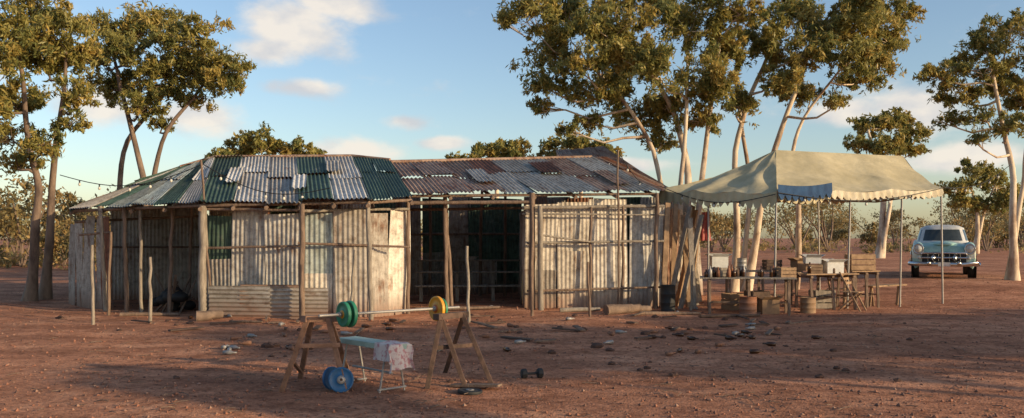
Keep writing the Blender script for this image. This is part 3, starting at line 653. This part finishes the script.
    for s_ in(-1,1):
        for y in(-1.55,1.55):
            b.lathe((s_*.70,y,.34),(s_,0,0),[(0,.2),(0,.33),(.03,.345),(.17,.345),(.2,.32),(.2,.22),(.19,.2)],24,5)
            b.lathe((s_*.70,y,.34),(s_,0,0),[(.18,.21),(.195,.2),(.2,.12),(.22,.07),(.23,0)],18,4)
            b.lathe((s_*.905,y,.36),(s_,0,0),[(0,.0),(.0,.41),(.022,.43),(.024,.40),(.01,.37)],24,5)
    b.build('body',[M_cream,M_mint,M_whitep,M_glass,M_chrome,M_black,M_lens],e)
    s=1.10
    e.location=(c.x,c.y,g-0.005); e.rotation_euler=(0,0,rz); e.scale=(s*.96,s*1.0,s*1.05)
car(942,31.5,-0.43)

# ---------------------------------------------------------------- weight gear
M_trest=noisy('trestle_wood',(0.15,0.08,0.05),(0.30,0.17,0.11),scale=8,bump=.4)
M_trestd=noisy('trestle_wood_dark',(0.05,0.03,0.022),(0.12,0.07,0.05),scale=8,bump=.4)
def horse(a,b_,legs,brace,mm):
    m=MB(); m.beam(a,b_,.09,.07,0)
    for p,q in legs: m.beam(p,q,.055,.045,0,up=(0,1,0))
    for p,q in brace: m.beam(p,q,.05,.025,0,up=(0,1,0))
    return m.build('barbell_trestle',[mm],None,bevel=.004)
horse(at(303,319,9.65),at(336,318.5,10.0),
  [(at(308,318,9.65),gp(281,9.8,-.01)),(at(312,318,9.8),gp(300,10.7,-.01)),(at(328,318,9.85),gp(346,9.75,-.01)),(at(330,318,10.0),gp(350,10.8,-.01))],
  [(at(297,346,9.7),at(340,345,9.8)),(at(293,362,9.9),at(301,372,10.5))],M_trest)
horse(at(436,317,10.3),at(466,314,10.8),
  [(at(441,317,10.35),gp(427,10.15,-.01)),(at(462,314,10.7),gp(492,10.4,-.01)),(at(441,317,10.4),gp(466,10.2,-.01)),(at(464,314,10.8),gp(445,11.2,-.01))],
  [(at(434,348,10.3),at(472,345,10.5))],M_trestd)
bar=MB(); zb=.862; a=at(319,0,9.55); b_=at(459,0,10.75); a.z=zb; b_.z=zb
ax=(b_-a).normalized(); bar.tube([a,b_],.016,10,0)
def plate(mb,c,ax,r,th,m,mh=None):
    mb.lathe(c-ax*th/2,ax,[(0,.02),(0,r*.35),(th*.15,r*.38),(th*.15,r*.82),(0,r*.86),(0,r*.98),(th*.15,r),(th*.85,r),(th,r*.98),(th,r*.86),(th*.85,r*.82),(th*.85,r*.38),(th,r*.35),(th,.02)],32,m)
    if mh is not None: mb.lathe(c-ax*(th/2+.004),ax,[(0,.016),(0,r*.33),(th+.008,r*.33),(th+.008,.016)],24,mh)
def bp(t): return a.lerp(b_,t)
plate(bar,bp(.20),ax,.148,.04,1,2); plate(bar,bp(.160),ax,.14,.04,1,2); plate(bar,bp(.825),ax,.148,.04,2,3); plate(bar,bp(.86),ax,.12,.03,1,2)
for t in(.125,.222,.80,.885): bar.lathe(bp(t),ax,[(0,.015),(0,.028),(.03,.028),(.03,.015)],12,0)
bar.build('barbell',[M_steel,M_green,M_yellow,M_orange])
be=MB()
p=at(347,341,10.5);q=at(400,345,9.75); p.z=q.z=.50
be.beam(p,q,.25,.06,0)
for t in(.12,.86):
    c=p.lerp(q,t); s_=(q-p).cross(Vector((0,0,1))).normalized()
    for k_ in(-1,1): be.tube([c+s_*k_*.08+Vector((0,0,-.03)),Vector((c.x,c.y,0))+s_*k_*.17+Vector((0,0,-.01))],.013,8,1)
    be.tube([Vector((c.x,c.y,.03))-s_*.19,Vector((c.x,c.y,.03))+s_*.19],.013,8,1)
be.tube([p.lerp(q,.12)+Vector((0,0,-.3)),p.lerp(q,.86)+Vector((0,0,-.3))],.014,8,1)
be.build('weight_bench',[M_pad,M_steel],None,bevel=.012)
tw=MB(); dirv=(q-p).normalized(); side=dirv.cross(Vector((0,0,1))).normalized(); vs=[]; nu,nv=26,26
for j in range(nv+1):
    for i in range(nu+1):
        u=(i/nu-.5)*.66; v=-.30+(j/nv)*.60
        xo=max(0,abs(u)-.137); yo=max(0,v-.012)
        x=math.copysign(min(abs(u),.137)+.12*xo+.012*math.sin(v*25)*(xo>0),u)
        y=min(v,.012)+.10*yo+(.022*math.sin(u*26+v*4) if yo>0 else 0)
        z=.038-max(xo,yo)*.95-min(xo,yo)*.2+.005*math.sin(v*31+u*22)
        vs.append(q+side*x+dirv*y+Vector((0,0,z)))
w=nu+1; tw.add(vs,[(j*w+i,j*w+i+1,(j+1)*w+i+1,(j+1)*w+i) for j in range(nv) for i in range(nu)],0,smooth=True)
tw.build('towel',[noisy('towel_cloth',(0.46,0.22,0.23),(0.60,0.53,0.50),scale=18,bump=.4,lo=.42,hi=.50)])
lp=MB(); g=gp(341,9.75); axl=Vector((.25,-.95,.18)).normalized(); plate(lp,g+Vector((0,0,.135)),axl,.14,.035,0,1); lp.build('weight_plate',[M_pblue,M_steel])
lp=MB(); g=gp(332,9.95); axl=Vector((.75,-.6,.12)).normalized(); plate(lp,g+Vector((0,0,.12)),axl,.13,.03,0,1); lp.build('weight_plate',[M_pblue,M_steel])
lp=MB(); g=gp(470,9.9); plate(lp,g+Vector((0,0,.02)),Vector((.05,0,1)).normalized(),.14,.035,0,1); lp.build('weight_plate',[M_black,M_steel])
def dumbbell(px,d,rz):
    m=MB(); c=gp(px,d,.055); a2=Vector((math.cos(rz),math.sin(rz),0)); m.tube([c-a2*.13,c+a2*.13],.015,8,0)
    for s_ in(-1,1): m.lathe(c+a2*s_*.10-a2*.035,a2,[(0,0),(0,.05),(.012,.062),(.058,.062),(.07,.05),(.07,0)],8,0,smooth=False)
    m.build('dumbbell',[M_black])
dumbbell(532,10.75,.25)
m=MB(); m.beam(gp(452,10.3,.02),gp(500,10.05,.05),.12,.025); m.build('timber_plank',[M_post])

# ---------------------------------------------------------------- ground litter
def log(px1,d1,px2,d2,r,mm=M_post):
    m=MB(); m.post(gp(px1,d1,r*.8),gp(px2,d2,r*.9),r,0,wob=r*.25,r2=r*.7); m.build('log',[mm])
log(196,18.0,222,18.3,.12,M_barkd); log(606,19.6,640,20.0,.13,M_post); log(612,20.0,650,20.3,.1,M_barkd); log(640,19.4,700,19.7,.045,M_post); log(232,17.6,262,17.5,.03); log(700,18.9,760,19.2,.04,M_darkwood)
log(415,20.5,500,20.9,.05,M_post); log(120,19.3,180,19.5,.05,M_post); log(560,20.4,600,20.6,.06,M_postg)
def junk(px,d,s,mm):
    m=MB(); random.seed(int(px*13)); c=gp(px,d,s*.3)
    m.sphere(c,s,0,7,5,(1.2,.8,.55)); m.v=[tuple(Vector(v)+Vector((random.uniform(-1,1),random.uniform(-1,1),random.uniform(-1,1)))*s*.16) for v in m.v]; m.sm=[False]*len(m.sm); m.build('rock',[mm])
M_rock=plain('dark_rock',(0.10,0.055,0.04),.95); rg=random.Random(4)
RK=[(268,348,.09),(276,347,.06),(308,350,.08),(552,353,.06),(597,346,.09),(610,349,.06),(645,334,.08),(663,338,.05),(690,330,.06),(583,331,.07),(560,329,.05),(705,327,.05),(725,319,.07),(520,333,.05),(190,325,.07),(60,318,.08),(440,325,.06),(500,322,.05),(300,331,.06),(232,323,.05),(120,331,.05),(635,308,.14),(610,312,.12),(655,318,.07),(575,318,.07)]
for i in range(60): RK.append((rg.uniform(120,900)+.37*i,rg.uniform(310,385),rg.uniform(.015,.055)))
for px,py,s in RK: junk(px,H*F/(py-HY),s,M_rock)
for i in range(75):
    px=rg.uniform(180,820); py=rg.uniform(306,356); d=H*F/(py-HY); c=gp(px,d,.035); an=rg.uniform(0,6.28)
    m=MB(); m.lathe(c,(math.cos(an),math.sin(an),.0),[(0,0),(0,.033),(.11,.033),(.15,.014),(.2,.013),(.2,0)],9); m.build('bottle',[rg.choice([M_glassb,M_glassb,M_steel,M_drust,M_drust])])
m=MB()
for i in range(36):
    px=rg.uniform(150,790); d=rg.uniform(14.5,19.8); c=gp(px,d,.03); an=rg.uniform(0,3); L=rg.uniform(.2,.7); v=Vector((math.cos(an),math.sin(an),rg.uniform(0,.1)))*L
    m.beam(c,c+v,rg.uniform(.04,.12),.025,rg.choice([0,1]))
m.build('scrap_timber',[M_darkwood,M_post])
m=MB()
for i in range(420):
    px=rg.uniform(0,1024); d=8.5+14*rg.random()**1.3; c=gp(px,d,.012); an=rg.uniform(0,6.28); L=rg.uniform(.05,.22); v=Vector((math.cos(an),math.sin(an),rg.uniform(0,.12)))*L
    m.tube([c,c+v*.5+Vector((0,0,rg.uniform(0,.02))),c+v],.005,4,0)
m.build('dry_twigs',[M_post])
m=MB()
for i in range(9):
    c=gp(rg.uniform(155,190),rg.uniform(20.2,21.2)); m.sphere(c+Vector((0,0,rg.uniform(.05,.4))),rg.uniform(.12,.24),0,8,6,(rg.uniform(.8,1.5),1,rg.uniform(.5,1)))
    m.beam(c,c+Vector((rg.uniform(-.6,.6),rg.uniform(-.3,.3),rg.uniform(.3,.9))),.06,.03,1)
m.build('scrap_heap',[M_black,M_post])
def festoon(pts,sag=.25,bulbs=7):
    m=MB()
    for p_,q_ in zip(pts[:-1],pts[1:]):
        L=[p_.lerp(q_,i/14)+Vector((0,0,-sag*math.sin(math.pi*i/14))) for i in range(15)]; m.tube(L,.010,5,0)
        for i in range(1,bulbs): 
            k_=L[int(14*i/bulbs)]; m.tube([k_,k_+Vector((0,0,-.06))],.016,6,0); m.sphere(k_+Vector((0,0,-.09)),.032,1,8,6,(1,1,1.2))
    m.build('string_lights',[M_black,M_bulb])
festoon([at(60,175,20),at(203,164,19),at(330,188,18.5)],.35,6); festoon([Bc+Vector((0,-.1,-.02)),C+Vector((0,-.1,0)),at(1010,165,28.3)],.25,6); festoon([at(618,151,21.4),A+Vector((0,0,.1)),Bc+Vector((-.05,-.1,-.05))],.3,4)

# ---------------------------------------------------------------- light, sky, camera
l=bpy.data.lights.new('sun','SUN'); l.energy=5.0; l.angle=math.radians(.6); l.color=(1,.76,.46)
lo=bpy.data.objects.new('sun',l); bpy.context.scene.collection.objects.link(lo); lo.rotation_euler=sd.to_track_quat('Z','Y').to_euler(); lo.location=sd*60
w=bpy.data.worlds.new('World'); bpy.context.scene.world=w; w.use_nodes=True; nt=w.node_tree
for n in list(nt.nodes): nt.nodes.remove(n)
out=N(nt,'ShaderNodeOutputWorld'); sky=N(nt,'ShaderNodeTexSky'); sky.sky_type='NISHITA'; sky.sun_disc=False; sky.sun_elevation=el; sky.sun_rotation=az; sky.air_density=1.0; sky.dust_density=0.9; sky.ozone_density=1.9
bg=N(nt,'ShaderNodeBackground'); bg.inputs[1].default_value=.15
tint=N(nt,'ShaderNodeMix',data_type='RGBA',blend_type='MULTIPLY'); tint.inputs[0].default_value=1; tint.inputs[7].default_value=(1.30,1.26,1.28,1); nt.links.new(sky.outputs[0],tint.inputs[6]); nt.links.new(tint.outputs[2],bg.inputs[0])
tc=N(nt,'ShaderNodeTexCoord')
nz=N(nt,'ShaderNodeTexNoise',Scale=10.0,Detail=10.0,Roughness=.62); mp=N(nt,'ShaderNodeMapping'); mp.inputs['Scale'].default_value=(1,1,1.8)
nt.links.new(tc.outputs['Generated'],mp.inputs[0]); nt.links.new(mp.outputs[0],nz.inputs['Vector'])
acc=None
for px,py,rx,ry in[(292,26,56,30),(335,2,50,20),(262,52,40,16),(350,152,56,15),(196,116,44,20),(100,105,50,22),(408,123,26,10),(298,88,38,11),(915,108,60,26),(965,158,60,14),(850,112,40,15),(445,143,30,7),(-80,60,80,30),(1150,90,90,30),(620,165,60,8)]:
    v=Vector((px-512,F,HY-py)); L=v.length; v.normalize()
    mpp=N(nt,'ShaderNodeMapping'); sx=L/rx; sz=L/ry
    mpp.inputs['Scale'].default_value=(sx,sx,sz); mpp.inputs['Location'].default_value=(-v.x*sx,-v.y*sx,-v.z*sz)
    nt.links.new(tc.outputs['Generated'],mpp.inputs[0])
    ln=N(nt,'ShaderNodeVectorMath',operation='LENGTH'); nt.links.new(mpp.outputs[0],ln.inputs[0])
    mr=N(nt,'ShaderNodeMapRange'); mr.inputs['From Min'].default_value=1.7; mr.inputs['From Max'].default_value=0.0; mr.interpolation_type='SMOOTHSTEP'; nt.links.new(ln.outputs['Value'],mr.inputs[0])
    if acc is None: acc=mr.outputs[0]
    else:
        mx=N(nt,'ShaderNodeMath',operation='MAXIMUM'); nt.links.new(acc,mx.inputs[0]); nt.links.new(mr.outputs[0],mx.inputs[1]); acc=mx.outputs[0]
ml=N(nt,'ShaderNodeMath',operation='MULTIPLY_ADD'); nt.links.new(acc,ml.inputs[0]); ml.inputs[1].default_value=.5; nt.links.new(nz.outputs['Fac'],ml.inputs[2])
mr=N(nt,'ShaderNodeMapRange'); mr.inputs['From Min'].default_value=.56; mr.inputs['From Max'].default_value=.93; mr.interpolation_type='SMOOTHSTEP'; nt.links.new(ml.outputs[0],mr.inputs[0])
m9=N(nt,'ShaderNodeMath',operation='MULTIPLY'); m9.inputs[1].default_value=.9; nt.links.new(mr.outputs[0],m9.inputs[0])
nz2=N(nt,'ShaderNodeTexNoise',Scale=16.0,Detail=5.0); nt.links.new(mp.outputs[0],nz2.inputs['Vector'])
rc=ramp(nt,[(.36,(.66,.66,.68)),(.58,(.97,.88,.77))]); nt.links.new(nz2.outputs['Fac'],rc.inputs[0])
bc=N(nt,'ShaderNodeBackground'); bc.inputs[1].default_value=.98; nt.links.new(rc.outputs[0],bc.inputs[0])
ms=N(nt,'ShaderNodeMixShader'); nt.links.new(m9.outputs[0],ms.inputs[0]); nt.links.new(bg.outputs[0],ms.inputs[1]); nt.links.new(bc.outputs[0],ms.inputs[2]); nt.links.new(ms.outputs[0],out.inputs[0])
cam=bpy.data.cameras.new('camera'); cam.sensor_width=36; cam.lens=36*F/1024; cam.shift_y=29/1024; cam.clip_end=5000
co=bpy.data.objects.new('camera',cam); co.location=(0,0,H); co.rotation_euler=(math.pi/2,0,0); bpy.context.scene.collection.objects.link(co); bpy.context.scene.camera=co
s=bpy.context.scene; s.view_settings.view_transform='Standard'; s.view_settings.look='None'; s.view_settings.exposure=0
